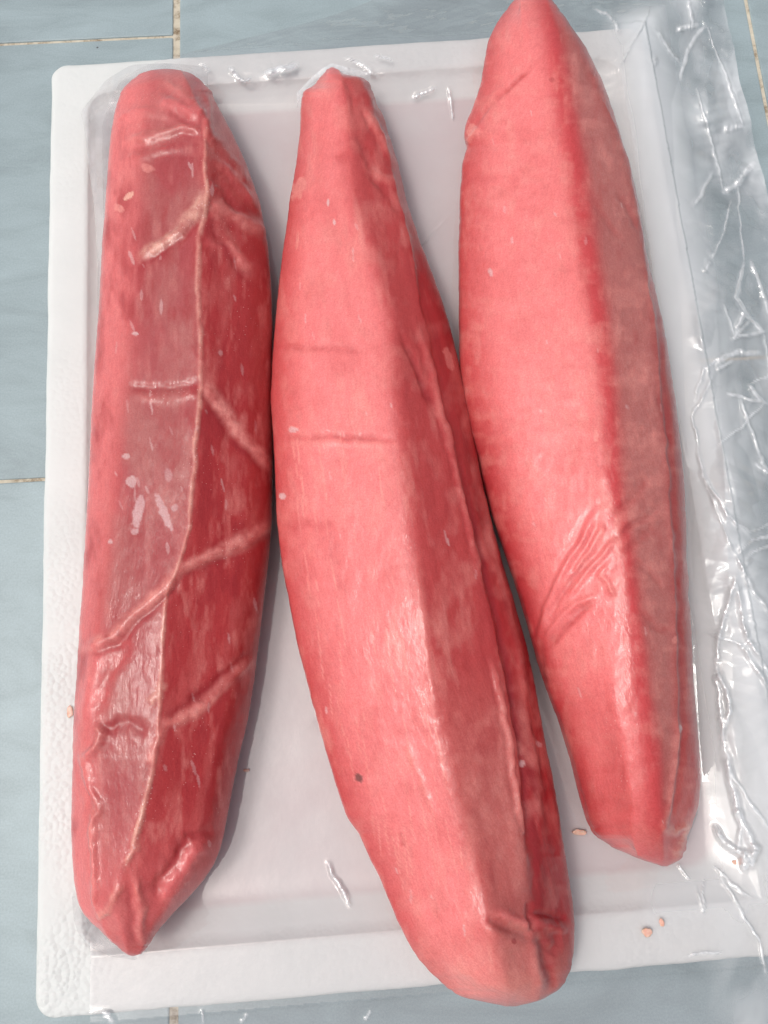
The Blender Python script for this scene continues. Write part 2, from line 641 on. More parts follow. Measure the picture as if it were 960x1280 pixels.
def lid_height(x, y):
    """upper surface of lid / floor at world x, y"""
    q = rot2(np.stack([x, y], -1), -LID_YAW)
    din = np.minimum(np.minimum(q[..., 0] - QX0, QX1 - q[..., 0]), np.minimum(q[..., 1] - QY0, QY1 - q[..., 1]))
    dout = np.minimum(np.minimum(q[..., 0] - LX0, LX1 - q[..., 0]), np.minimum(q[..., 1] - LY0, LY1 - q[..., 1]))
    h = np.where(din > 0, Z_RIM + (Z_REC - Z_RIM) * np.clip(din / WALL, 0, 1), Z_RIM)
    return h, din, dout


# ------------------------------------------------------------------ tuna loins
RED = np.array([0.54, 0.068, 0.070])
DEEP = np.array([0.34, 0.020, 0.026])
PINK = np.array([0.84, 0.215, 0.215])
PALE = np.array([0.80, 0.300, 0.265])
GREY = np.array([0.45, 0.165, 0.150])
FAT = np.array([0.80, 0.420, 0.340])


def mixc(c, target, w):
    w = np.clip(w, 0, 1)[..., None]
    return c * (1 - w) + np.asarray(target) * w


def build_loin(name, S):
    R, C = 720, S.get("cols", 230)
    v0, v1 = S["v"]
    s = np.linspace(0, 1, R)
    # more rows near the two ends
    s = 0.65 * s + 0.35 * (0.5 - 0.5 * np.cos(np.pi * s))
    v = v0 + (v1 - v0) * s
    capT, capB = S["caps"]
    d0 = np.clip((v - v0) / capT, 0, 1)
    d1 = np.clip((v1 - v) / capB, 0, 1)
    e = np.sqrt(1 - (1 - d0) ** 2) * np.sqrt(1 - (1 - d1) ** 2)
    H = lerp(v, S["H"]) * 0.93
    base = lerp(v, S["base"])
    Lu, Ru = lerp(v, S["left"]), lerp(v, S["right"])
    dv = (v1 - v0) / R

    def sm(a, px):
        b = gauss1(a, px / dv, 0)
        w = np.clip(np.minimum(v - v0, v1 - v) / (4 * px), 0, 1)
        return a * (1 - w) + b * w
    rag = np.clip(1 - np.minimum(v - v0, v1 - v) / 60, 0, 1)
    Lu = sm(Lu, 3.5) + (fbm(v / 7, v * 0 + 1.5, S["seed"] + 60, 3)) * (0.8 + 7 * rag) * np.clip((v - v0) / 6, 0, 1) * np.clip((v1 - v) / 6, 0, 1)
    Ru = sm(Ru, 3.5) + (fbm(v / 7, v * 0 + 9.5, S["seed"] + 61, 3)) * (0.8 + 7 * rag) * np.clip((v - v0) / 6, 0, 1) * np.clip((v1 - v) / 6, 0, 1)
    H, base = sm(H, 25), sm(base, 20)
    ctrl, share = [], []
    hm = S.get("mid", 0.45)
    top = []
    for (kind, dat, fr, n) in S["lines"]:
        if kind == 'L':
            u = Lu
        elif kind == 'R':
            u = Ru
        elif kind == 'px':
            u = sm(lerp(v, dat), 8)
            m = 0.04 * (Ru - Lu)
            u = np.clip(u, Lu + m, Ru - m)
        else:                       # fraction of the width
            u = Lu + dat * (Ru - Lu)
        if not np.isscalar(fr):
            fr = sm(lerp(v, fr), 20)
        z = base + H * (hm + (fr - hm) * e)
        top.append(unproj(u, v, z))
        share.append(n)
    PL, PR = top[0], top[-1]
    under = []
    for (f, fr, n) in S["under"]:
        q = PR + f * (PL - PR)
        q = q.copy()
        q[:, 2] = base + H * (hm + (fr - hm) * e)
        under.append(q)
        share.append(n)
    pts = np.stack(top + under, 1)
    K = pts.shape[1]
    share = np.array(share, float)
    cols = np.maximum(2, np.round(share / share.sum() * C).astype(int))
    C = cols.sum()
    grid = np.zeros((R, C, 3))
    upper = np.zeros(C)
    c = 0
    for k in range(K):
        a, b = pts[:, k], pts[:, (k + 1) % K]
        for i in range(cols[k]):
            t = i / cols[k]
            grid[:, c] = a * (1 - t) + b * t
            upper[c] = 1.0 if k < len(top) - 1 else 0.0
            c += 1
    grid = gauss1(grid, S.get("round", 5.0), 1, True)
    upper = gauss1(upper, 2.0, 0, True)
    # fit the outline again after rounding
    gu, gv = proj(grid)
    lo, hi = gu.min(1), gu.max(1)
    sc_ = (Ru - Lu) / np.maximum(hi - lo, 1e-6)
    nu = Lu[:, None] + (gu - lo[:, None]) * sc_[:, None]
    dist = np.linalg.norm(grid - np.array([0, 0, CAM_H]), axis=-1)
    grid[..., 0] += (nu - gu) * dist / FPX
    gu, gv = proj(grid)

    def normals(g):
        dr = np.gradient(g, axis=0)
        dc = np.roll(g, -1, 1) - np.roll(g, 1, 1)
        n = np.cross(dr, dc)
        n /= np.maximum(np.linalg.norm(n, axis=-1, keepdims=True), 1e-12)
        ctr = g.mean(1, keepdims=True)
        if ((g - ctr) * n).sum() < 0:
            n = -n
        return n
    nrm = normals(grid)
    span = e[:, None] * upper[None, :]
    disp = np.zeros((R, C))
    w = (gu - Lu[:, None]) / np.maximum(Ru - Lu, 1)[:, None]
    # soft uneven flesh
    sd = S["seed"]
    disp += fbm(gu / 110, gv / 260, sd, 2) * 0.0030
    disp += fbm(gu / 28, gv / 60, sd + 3, 3) * 0.0008
    disp += fbm(gu / 9, gv / 16, sd + 4, 2) * 0.00035
    col = np.zeros((R, C, 3)) + RED
    col = S["paint"](col, w, gu, gv, upper, sd)
    frost = np.full((R, C), S.get("frost", 0.5))
    frost *= np.clip(0.6 + 2.5 * fbm(gu / 60, gv / 90, sd + 8, 3), 0, 1.4)
    for f in S["folds"]:
        pts2, wid, amp = f[0], f[1], f[2]
        opt = f[3] if len(f) > 3 else {}
        uu = gu + fbm(gu / 26, gv / 26, sd + 21, 3) * opt.get("wob", 9)
        vv = gv + fbm(gu / 26, gv / 26, sd + 22, 3) * opt.get("wob", 9)
        d, side, al = polydist(uu, vv, pts2)
        tp = np.clip(np.minimum(al, 1 - al) * opt.get("taper", 6) + opt.get("t0", 0.15), 0, 1)
        wv = wid * (0.75 + 0.6 * (fbm(al * 9, al * 0 + 0.5, sd + len(pts2), 2) + 0.5))
        prof = np.exp(-(d / wv) ** 2)
        if "step" in opt:          # flap edge: one side sits higher, falling away slowly
            prof = np.where(side * opt["step"] > 0, np.exp(-d / (wv * 2.5)), np.exp(-(d / (wv * 0.35)) ** 2))
        disp += amp * 0.00046 * opt.get('k', 1) * prof * tp
        if "valley" in opt:        # trough beside the fold, with its shadow line painted in deep red
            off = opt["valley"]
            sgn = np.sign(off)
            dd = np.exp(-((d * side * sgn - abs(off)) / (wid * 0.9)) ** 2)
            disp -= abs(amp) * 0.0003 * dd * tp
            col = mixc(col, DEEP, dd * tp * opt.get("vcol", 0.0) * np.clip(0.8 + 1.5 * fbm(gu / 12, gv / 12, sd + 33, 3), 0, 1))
        if "col" in opt:
            cw = np.clip(1.5 * np.exp(-(d / (wv * opt.get("cw", 1.0))) ** 2) - 0.15, 0, 1) * tp
            mott = 0.7 + 1.1 * fbm(gu / 9, gv / 9, sd + 31, 3) + 0.8 * fbm(gu / 45, gv / 45, sd + 32, 2)
            col = mixc(col, opt["col"], cw * opt.get("cs", 0.7) * mott)
        frost += opt.get("frost", 0.0) * np.exp(-(d / (wid * 1.8)) ** 2) * tp
    for (fu, fv, ru, rv, ang, cc, st) in S.get("spots", []):
        a = math.radians(ang)
        x = (gu - fu) * math.cos(a) + (gv - fv) * math.sin(a)
        y = -(gu - fu) * math.sin(a) + (gv - fv) * math.cos(a)
        q = np.hypot(x / ru, y / rv) + fbm(gu / 6, gv / 6, sd + 40, 3) * 0.9
        col = mixc(col, cc, np.clip((1.15 - q) * 4, 0, 1) * st)
    grid = grid + nrm * (disp * span)[..., None]
    # keep the underside on what it rests on
    grid[..., 2] = np.maximum(grid[..., 2], base[:, None] + 0.0004)
    V = grid.reshape(-1, 3)
    F = grid_faces(R, C, True)
    root = bpy.data.objects.new(name, None)
    root.empty_display_size = 0.05
    root.location = (*grid[R // 2].mean(0)[:2], Z_REC)
    COL.objects.link(root)
    o = mesh_np("flesh", V, F, MEAT, root)
    o.location = -root.location
    import bmesh
    bm = bmesh.new()
    bm.from_mesh(o.data)
    bmesh.ops.recalc_face_normals(bm, faces=bm.faces)
    bm.to_mesh(o.data)
    bm.free()
    col = np.clip(col, 0.004, 0.9).reshape(-1, 3)
    vcol(o, "meat", col)
    vval(o, "frost", np.clip(frost, 0, 2).reshape(-1))
    at = o.data.attributes.new("grain_uv", 'FLOAT_VECTOR', 'POINT')
    gx = np.cumsum(np.linalg.norm(np.diff(grid, axis=1, prepend=grid[:, :1]), axis=-1), 1)
    arr = np.stack([gx * 2.6, grid[..., 1] * -2.0, np.zeros((R, C))], -1)
    at.data.foreach_set("vector", arr.astype(np.float32).ravel())
    return root, grid


GROUP = "tuna loins lying on the foam lid"
WHT = np.array([0.72, 0.50, 0.50])
MIL = np.array([0.62, 0.36, 0.37])


# ---- left loin
def paint1(c, w, u, v, up, sd):
    st = fbm(u / 10, v / 34, sd + 11, 4)
    big = fbm(u / 50, v / 120, sd + 12, 3)
    sh = lerp(v, [(90, 190), (300, 172), (480, 162), (560, 150), (700, 138), (800, 125), (1000, 122), (1190, 130)])
    rd = lerp(v, RIDGE1)
    leftside = 1 / (1 + np.exp((u - sh) / 7))
    topl = (1 - leftside) / (1 + np.exp((u - rd) / 4))
    right = 1 / (1 + np.exp(-(u - rd) / 4))
    c = mixc(c, PINK * 0.92, leftside * 0.85)  # left side painted paler, as lit from the open left
    c = mixc(c, np.array([0.36, 0.055, 0.062]), topl * 0.85)
    c = mixc(c, np.array([0.43, 0.034, 0.037]), right * 0.88)
    c = mixc(c, GREY, topl * np.clip(0.25 + 1.6 * fbm(u / 30, v / 60, sd + 14, 4), 0, 0.5))
    c = mixc(c, DEEP, np.clip(st * 1.4 + big * 1.2 + 1.6 * fbm(u / 26 + v / 120, v / 80, sd + 15, 3) - 0.12, 0, 0.6))
    c = mixc(c, np.array([0.58, 0.13, 0.12]), right * np.clip(1.9 * fbm(u / 16 + v / 90, v / 60, sd + 16, 4) - 0.05, 0, 0.55))
    c = mixc(c, PALE, np.clip(-st * 1.5 - 0.12, 0, 0.4) * (0.4 + 0.6 * right))
    ends = np.clip((v - 1000) / 150, 0, 1) + np.clip((200 - v) / 120, 0, 1)
    c = mixc(c, PINK, np.clip(ends, 0, 1) * 0.45)
    return c


RIDGE1 = [(88, 225), (150, 257), (215, 257), (240, 261), (300, 249), (360, 248), (420, 250), (480, 251), (520, 247),
          (580, 243), (660, 236), (710, 221), (740, 208), (800, 204), (870, 200), (920, 197), (965, 190), (1010, 178),
          (1060, 165), (1090, 156), (1120, 146), (1193, 160)]
SH1 = [(88, 190), (130, 185), (200, 180), (300, 172), (480, 162), (560, 152), (700, 138), (800, 124), (900, 112),
       (1000, 113), (1100, 116), (1193, 140)]
ridge1_px = [(u, v) for v, u in RIDGE1]
spots1 = [(172, 640, 6, 20, 10, MIL, 0.75), (204, 640, 5, 22, -22, MIL, 0.7), (163, 602, 6, 7, 0, WHT, 0.6),
          (157, 570, 5, 3, 0, WHT, 0.5), (217, 634, 4, 4, 0, MIL, 0.6), (209, 592, 4, 8, 0, MIL, 0.4),
          (161, 245, 8, 3, -35, FAT, 0.9), (168, 417, 4, 2, 0, WHT, 0.7), (185, 210, 9, 5, 20, PALE, 0.5),
          (137, 677, 3, 3, 0, WHT, 0.6), (168, 664, 5, 4, 0, MIL, 0.7), (148, 260, 7, 5, 30, PALE, 0.6)]
for _ in range(46):
    spots1.append((random.uniform(140, 325), random.uniform(190, 1060), random.uniform(1.0, 2.2), random.uniform(3, 9),
                   random.uniform(-25, 5), WHT, random.uniform(0.15, 0.42)))
folds1 = [
    # top end puckers
    ([(160, 178), (200, 168), (230, 160), (258, 163)], 6, 2.4, dict(k=1.9, col=PALE, cs=0.3, valley=9)),
    ([(196, 128), (225, 132), (250, 142), (258, 150)], 8, 2.8, dict(k=1.9, valley=10, col=PINK, cs=0.4)),
    ([(150, 120), (180, 105), (215, 98), (245, 104)], 10, 1.4, dict(k=1.9)),
    ([(252, 112), (264, 135), (262, 160), (270, 185)], 5, 1.8, dict(k=1.9, valley=8)),
    ([(268, 168), (290, 200), (312, 235)], 7, 1.2, dict(k=1.9, valley=9, col=DEEP, cs=0.3)),
    ([(150, 204), (180, 192), (215, 184), (248, 186)], 6, 1.6, dict(k=1.5, valley=8)),
    ([(146, 150), (172, 140), (200, 140), (222, 146)], 6, 1.8, dict(k=1.6, valley=8)),
    ([(205, 104), (228, 116), (244, 128)], 5, 1.8, dict(k=1.6, col=PALE, cs=0.25)),
    ([(274, 200), (296, 228), (318, 262)], 5, 1.6, dict(k=1.6, valley=8, col=PINK, cs=0.3)),
    ([(268, 215), (286, 250), (300, 268)], 5, -1.8, dict(k=1.6, col=DEEP, cs=0.4)),
    ([(255, 300), (290, 318), (322, 340)], 6, 1.4, dict(k=1.3, valley=8, col=PINK, cs=0.3)),
    # first cross pinch
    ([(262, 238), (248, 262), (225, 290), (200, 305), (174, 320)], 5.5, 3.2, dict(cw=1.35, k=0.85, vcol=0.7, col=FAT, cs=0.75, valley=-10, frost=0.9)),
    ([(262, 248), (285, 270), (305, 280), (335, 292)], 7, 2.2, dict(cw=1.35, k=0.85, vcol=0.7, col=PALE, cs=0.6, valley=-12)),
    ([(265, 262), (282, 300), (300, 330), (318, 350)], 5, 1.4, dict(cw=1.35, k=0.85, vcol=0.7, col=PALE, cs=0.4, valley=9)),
    # long seam
    (ridge1_px[1:-2], 2.6, 1.5, dict(k=0.85, vcol=0.0, col=FAT, cs=0.6, cw=1.1, wob=5, taper=20, frost=0.7)),
    # second pinch
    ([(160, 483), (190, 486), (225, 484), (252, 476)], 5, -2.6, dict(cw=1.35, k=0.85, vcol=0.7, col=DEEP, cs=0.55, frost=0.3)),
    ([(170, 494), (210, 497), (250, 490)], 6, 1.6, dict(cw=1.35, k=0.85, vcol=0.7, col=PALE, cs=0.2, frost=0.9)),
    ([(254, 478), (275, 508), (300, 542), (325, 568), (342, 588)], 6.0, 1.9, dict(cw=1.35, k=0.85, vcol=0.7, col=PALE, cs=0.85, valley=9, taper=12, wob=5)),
    # third pinch
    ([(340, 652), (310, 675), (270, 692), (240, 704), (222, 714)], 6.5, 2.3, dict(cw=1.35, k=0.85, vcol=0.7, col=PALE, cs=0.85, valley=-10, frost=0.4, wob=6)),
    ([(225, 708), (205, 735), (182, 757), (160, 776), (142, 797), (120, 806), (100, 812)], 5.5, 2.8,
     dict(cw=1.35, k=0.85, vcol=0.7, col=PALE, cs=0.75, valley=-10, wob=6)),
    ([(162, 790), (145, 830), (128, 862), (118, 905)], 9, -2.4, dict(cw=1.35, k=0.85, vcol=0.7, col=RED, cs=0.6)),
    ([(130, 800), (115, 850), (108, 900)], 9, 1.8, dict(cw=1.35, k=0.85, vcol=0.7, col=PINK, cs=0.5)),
    # fourth pinch
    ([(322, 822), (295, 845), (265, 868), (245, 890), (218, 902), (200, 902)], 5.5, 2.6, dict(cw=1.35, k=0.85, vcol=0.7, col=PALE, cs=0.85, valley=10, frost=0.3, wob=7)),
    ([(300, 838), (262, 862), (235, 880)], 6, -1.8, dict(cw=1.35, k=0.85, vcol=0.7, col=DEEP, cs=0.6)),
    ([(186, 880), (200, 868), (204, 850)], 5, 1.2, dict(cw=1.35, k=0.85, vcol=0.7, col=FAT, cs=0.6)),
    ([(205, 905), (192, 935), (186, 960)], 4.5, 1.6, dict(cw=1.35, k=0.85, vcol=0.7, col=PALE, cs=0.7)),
    # lower left crumples
    ([(120, 905), (128, 915), (118, 935), (105, 950)], 5, 2.2, dict(k=1.9, col=PALE, cs=0.35, valley=8)),
    ([(128, 915), (160, 905), (185, 915)], 7, -1.5, dict(k=1.9, col=DEEP, cs=0.25)),
    ([(100, 945), (112, 985), (124, 1012), (119, 1030)], 5, 1.8, dict(k=1.9, col=PALE, cs=0.3, valley=7)),
    ([(118, 1012), (117, 1060), (119, 1100), (124, 1140)], 4, 2.2, dict(k=1.9, col=PALE, cs=0.35, frost=0.5)),
    ([(150, 1085), (168, 1060), (178, 1010)], 4, 1.0, dict(k=1.9, col=FAT, cs=0.5, frost=0.6)),
    ([(120, 1145), (138, 1135), (150, 1105)], 5, 1.6, dict(k=1.9, col=FAT, cs=0.45)),
    ([(168, 1095), (178, 1140), (176, 1185)], 6, 2.0, dict(k=1.9, col=PALE, cs=0.5, valley=9)),
    ([(232, 1048), (215, 1085), (190, 1120)], 8, -2.0, dict(k=1.9, col=DEEP, cs=0.55)),
    ([(228, 1048), (265, 1040)], 7, -1.2, dict(k=1.9, col=DEEP, cs=0.5)),
    ([(250, 1055), (225, 1090), (205, 1130)], 9, 2.2, dict(k=1.9, col=PINK, cs=0.6)),
]
L1 = dict(
    seed=1, v=(86, 1195), caps=(70, 110), frost=0.55, round=6,
    H=[(86, 0.040), (200, 0.058), (400, 0.066), (700, 0.066), (950, 0.060), (1100, 0.050), (1195, 0.040)],
    base=[(86, 0.036), (125, 0.034), (190, 0.0270), (1040, 0.0270), (1130, 0.030), (1195, 0.036)],
    left=[(86, 205), (88, 188), (92, 176), (100, 163), (112, 153), (130, 146), (160, 140), (200, 136), (300, 128), (400, 122),
          (500, 116), (600, 110), (700, 105), (800, 100), (850, 97), (900, 94), (950, 92), (1000, 90), (1050, 90), (1100, 93),
          (1130, 98), (1148, 108), (1160, 122), (1175, 137), (1187, 150), (1192, 157), (1195, 165)],
    right=[(86, 210), (88, 228), (92, 240), (100, 252), (112, 264), (130, 273), (160, 289), (200, 307), (250, 325), (300, 334),
           (350, 338), (400, 340), (500, 341), (600, 341), (650, 340), (700, 336), (750, 330), (800, 324), (850, 318),
           (900, 310), (950, 298), (1000, 288), (1050, 278), (1080, 268), (1100, 255), (1120, 238), (1140, 218), (1160, 200),
           (1180, 188), (1192, 178), (1195, 167)],
    lines=[('L', None, 0.55, 22), ('px', SH1, 0.86, 60), ('px', RIDGE1, 1.0, 45), ('f', 0.87, 0.70, 18), ('R', None, 0.34, 10)],
    under=[(0.05, 0.10, 6), (0.16, 0.0, 8), (0.86, 0.0, 8), (0.97, 0.18, 10)],
    paint=paint1, folds=folds1, spots=spots1)
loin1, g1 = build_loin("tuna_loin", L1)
tag(loin1, "darker red tuna loin with long pale seam and crossing pinches, beside bare foam rim", "fish loin", GROUP)

# ---- middle loin
RIDGE2 = [(85, 425), (150, 434), (250, 442), (320, 466), (400, 487), (500, 495), (600, 505), (700, 518), (800, 531), (900, 548),
          (1000, 570), (1100, 598), (1180, 615), (1256, 635)]
EDGE2 = [(85, 445), (130, 468), (200, 485), (270, 505), (380, 524), (460, 540), (550, 562), (700, 600), (850, 628), (950, 646),
         (1050, 656), (1130, 662), (1256, 672)]


def paint2(c, w, u, v, up, sd):
    st = fbm(u / 10 - v / 60, v / 38, sd + 11, 4)
    big = fbm(u / 60, v / 100, sd + 12, 4)
    rd, eg = lerp(v, RIDGE2), lerp(v, EDGE2)
    left = 1 / (1 + np.exp((u - rd) / 7))
    mid = (1 - left) / (1 + np.exp((u - eg) / 4))
    far = 1 / (1 + np.exp(-(u - eg) / 4))
    c = mixc(c, PINK, left * (0.95 - 0.85 * np.clip(0.17 - w, 0, 0.17) / 0.17))  # lit left face painted paler, with shade left in along its outer edge
    c = mixc(c, np.array([0.50, 0.062, 0.062]), mid * 0.85)
    c = mixc(c, np.array([0.40, 0.022, 0.028]), far * 0.9)  # flank turned from the light, darkened in the colour
    c = mixc(c, np.array([0.27, 0.012, 0.018]), far * np.clip(0.25 + 2.2 * fbm(u / 7 - v / 28, v / 110, sd + 17, 3), 0, 0.8) * np.clip((v - 330) / 100, 0, 1))
    lower = np.clip((v - 820) / 160, 0, 1)
    c = mixc(c, np.array([0.56, 0.155, 0.140]), mid * lower * 0.75)
    c = mixc(c, DEEP, np.clip(st * 1.1 + big * 0.6 - 0.12, 0, 0.5) * (0.35 + 0.65 * (1 - left)))
    c = mixc(c, PALE, np.clip(-st * 1.0 - big * 0.9 - 0.1, 0, 0.4))
    c = mixc(c, PALE, np.clip(0.9 * fbm(u / 20, v / 30, sd + 18, 3), 0, 0.25))
    c = mixc(c, RED, np.clip(0.8 * fbm(u / 30, v / 45, sd + 19, 3), 0, 0.25) * left)
    c = mixc(c, PALE, np.clip((v - 1150) / 90, 0, 1) * 0.45)
    return c


spots2 = [(450, 972, 5, 5, 0, np.array([0.12, 0.05, 0.045]), 0.8), (372, 236, 8, 14, 20, PALE, 0.6), (410, 252, 2, 5, 0, WHT, 0.7),
          (418, 278, 2, 4, 0, WHT, 0.7), (367, 537, 6, 3, 0, WHT, 0.6), (352, 620, 4, 4, 0, WHT, 0.7), (655, 955, 3, 4, 0, WHT, 0.6),
          (672, 930, 5, 3, 20, WHT, 0.5), (560, 450, 5, 14, -15, PALE, 0.5), (372, 300, 2, 12, 5, PALE, 0.5),
          (643, 1177, 3, 3, 0, DEEP, 0.6)]
for _ in range(26):
    spots2.append((random.uniform(360, 680), random.uniform(150, 1180), random.uniform(0.8, 1.6), random.uniform(3, 10),
                   random.uniform(-20, 0), WHT, random.uniform(0.2, 0.5)))
for _ in range(60):
    vv_ = random.uniform(560, 1080)
    f_ = random.uniform(0.1, 0.95)
    uu_ = lerp(vv_, [(500, 345), (700, 360), (900, 405), (1080, 470)]) * (1 - f_) + lerp(vv_, RIDGE2) * f_
    spots2.append((uu_, vv_, random.uniform(14, 46), random.uniform(0.6, 1.1), random.uniform(78, 86), PALE * 1.05, random.uniform(0.25, 0.6)))
edge2_px = [(u, v) for v, u in EDGE2][1:-2]
folds2 = [
    (edge2_px, 6, 1.8, dict(step=1, wob=6, taper=12)),
    ([(u + 7, v) for u, v in edge2_px], 5, -1.4, dict(col=DEEP, cs=0.5, wob=8)),
    ([(445, 165), (458, 190), (470, 225), (490, 250), (505, 275)], 5, -1.8, dict(col=DEEP, cs=0.4)),
    ([(455, 130), (472, 160), (486, 195), (498, 215)], 4, 1.8, dict(col=PALE, cs=0.35, valley=7)),
    ([(466, 120), (478, 150), (488, 175)], 4, -2.0, dict(col=DEEP, cs=0.6)),
    ([(460, 205), (478, 222), (500, 232)], 5, 1.4, dict(col=PALE, cs=0.3, valley=8)),
    ([(412, 88), (432, 100), (440, 120), (442, 150)], 4, -1.0, dict(col=RED, cs=0.4)),
    ([(418, 200), (440, 192)], 7, -1.0, dict(col=RED, cs=0.5)),
    # two shallow cross dents
    ([(345, 432), (400, 434), (460, 437)], 5, -1.2, dict(col=RED, cs=0.5)),
    ([(350, 548), (420, 546), (490, 549)], 4, -1.3, dict(col=RED, cs=0.55)),
    ([(352, 556), (420, 554), (488, 556)], 4, 0.9, dict(col=PALE, cs=0.3)),
    ([(348, 660), (380, 655), (420, 658)], 6, -0.8, dict(col=RED, cs=0.4)),
    # long streaks in the right flank
    ([(500, 420), (525, 470), (540, 510)], 4, -1.5, dict(k=2.2, col=DEEP, cs=0.8)),
    ([(520, 400), (548, 500), (575, 610), (600, 720)], 3.5, 1.2, dict(k=2.2, col=PALE, cs=0.25, valley=6)),
    ([(570, 560), (600, 680), (628, 800), (648, 930), (664, 1060), (668, 1125)], 4.5, -1.8, dict(k=2.2, col=DEEP, cs=0.85)),
    ([(590, 560), (622, 690), (648, 820), (668, 960), (680, 1060)], 5, 1.2, dict(k=2.2, valley=8, col=PALE, cs=0.15)),
    ([(612, 820), (632, 920), (645, 1000), (655, 1040)], 3, 1.4, dict(k=2.2, col=PALE, cs=0.35, valley=5)),
    # ridge gloss ridge
    ([(520, 690), (528, 760), (536, 830), (545, 900)], 5, 1.1, dict(col=PALE, cs=0.2, wob=5)),
    ([(508, 930), (518, 960), (532, 995), (548, 1025)], 4, 1.3, dict(col=PALE, cs=0.25)),
    # star pucker near the lower end
    ([(608, 1146), (635, 1160), (668, 1172)], 6, -3.2, dict(k=1.25, wob=4, col=DEEP, cs=0.35)),
    ([(604, 1160), (632, 1174), (660, 1180)], 8, 1.2, {}),
    ([(620, 1138), (648, 1150), (668, 1160)], 5, 2.2, dict(k=1.25, wob=4, col=PINK, cs=0.4)),
    ([(662, 1125), (664, 1148), (672, 1165)], 4, -2.8, dict(k=1.25, wob=4, col=DEEP, cs=0.5)),
    ([(668, 1140), (688, 1143), (708, 1150)], 4, -2.4, dict(k=1.25, wob=4, col=DEEP, cs=0.55)),
    ([(668, 1148), (690, 1158), (710, 1165)], 5, 2.0, dict(k=1.25, wob=4, col=PINK, cs=0.3)),
    ([(676, 1165), (683, 1195), (692, 1225), (688, 1245)], 7, -3.0, dict(k=1.25, wob=4, col=DEEP, cs=0.55)),
    ([(668, 1175), (672, 1205), (678, 1240)], 6, 1.8, dict(k=1.25, wob=4, col=PALE, cs=0.3)),
    ([(692, 1165), (698, 1180), (690, 1195)], 5, -2.0, dict(k=1.25, wob=4, col=DEEP, cs=0.5)),
    ([(640, 1010), (655, 1090), (650, 1130)], 9, 1.6, dict(col=GREY, cs=0.3)),
    ([(498, 1040), (505, 1060)], 3, -0.8, dict(col=RED, cs=0.5)),
    ([(560, 1200), (600, 1230), (660, 1246)], 8, 1.4, dict(col=PALE, cs=0.4)),
]
L2 = dict(
    seed=2, v=(84, 1258), caps=(16, 48), frost=0.25, round=6,
    H=[(84, 0.034), (160, 0.046), (300, 0.060), (500, 0.072), (800, 0.076), (1000, 0.072), (1150, 0.063), (1258, 0.046)],
    base=[(84, 0.036), (120, 0.034), (180, 0.0270), (1030, 0.0270), (1110, 0.029), (1160, 0.036), (1258, 0.036)],
    left=[(84, 414), (86, 408), (92, 402), (100, 395), (108, 384), (114, 377), (122, 375), (160, 374), (200, 369), (250, 361), (300, 355),
          (350, 350), (400, 345), (450, 341), (500, 339), (550, 341), (600, 343), (650, 345), (700, 350), (750, 360), (800, 371),
          (850, 385), (900, 399), (950, 413), (1000, 428), (1020, 435), (1040, 450), (1060, 458), (1100, 475), (1130, 487),
          (1150, 495), (1180, 510), (1200, 522), (1220, 540), (1238, 560), (1248, 578), (1252, 600), (1258, 632)],
    right=[(84, 417), (86, 424), (91, 432), (94, 452), (98, 459), (105, 463), (125, 471), (150, 482), (200, 497), (250, 510), (300, 525),
           (350, 543), (400, 560), (450, 572), (500, 583), (550, 592), (600, 603), (650, 614), (700, 628), (750, 643), (800, 656),
           (850, 667), (900, 676), (950, 685), (1000, 694), (1050, 703), (1100, 711), (1130, 716), (1160, 718), (1190, 717),
           (1215, 713), (1230, 707), (1242, 696), (1250, 680), (1255, 662), (1258, 645)],
    lines=[('L', None, 0.42, 22), ('f', 0.07, 0.54, 14), ('f', 0.22, 0.73, 40), ('px', RIDGE2, 1.0, 30), ('px', EDGE2, 0.74, 24), ('R', None, 0.34, 9)],
    under=[(0.05, 0.10, 6), (0.16, 0.0, 8), (0.86, 0.0, 8), (0.96, 0.14, 9)],
    paint=paint2, folds=folds2, spots=spots2)
loin2, g2 = build_loin("tuna_loin", L2)
tag(loin2, "bright pink tuna loin with small dark spot and puckered lower end, between two others", "fish loin", GROUP)

# ---- right loin
RIDGE3 = [(-16, 676), (0, 683), (50, 692), (130, 704), (200, 717), (280, 726), (340, 737), (400, 747), (460, 754), (520, 759), (600, 765),
          (650, 772), (700, 781), (760, 788), (830, 797), (900, 806), (960, 815), (1030, 822), (1082, 826)]
SHLD3 = [(a, b - 34) for a, b in RIDGE3]
EDGE3 = [(-16, 690), (60, 722), (130, 755), (190, 780), (300, 804), (400, 816), (520, 828), (640, 838), (750, 845), (850, 848),
         (930, 846), (1000, 840), (1082, 834)]


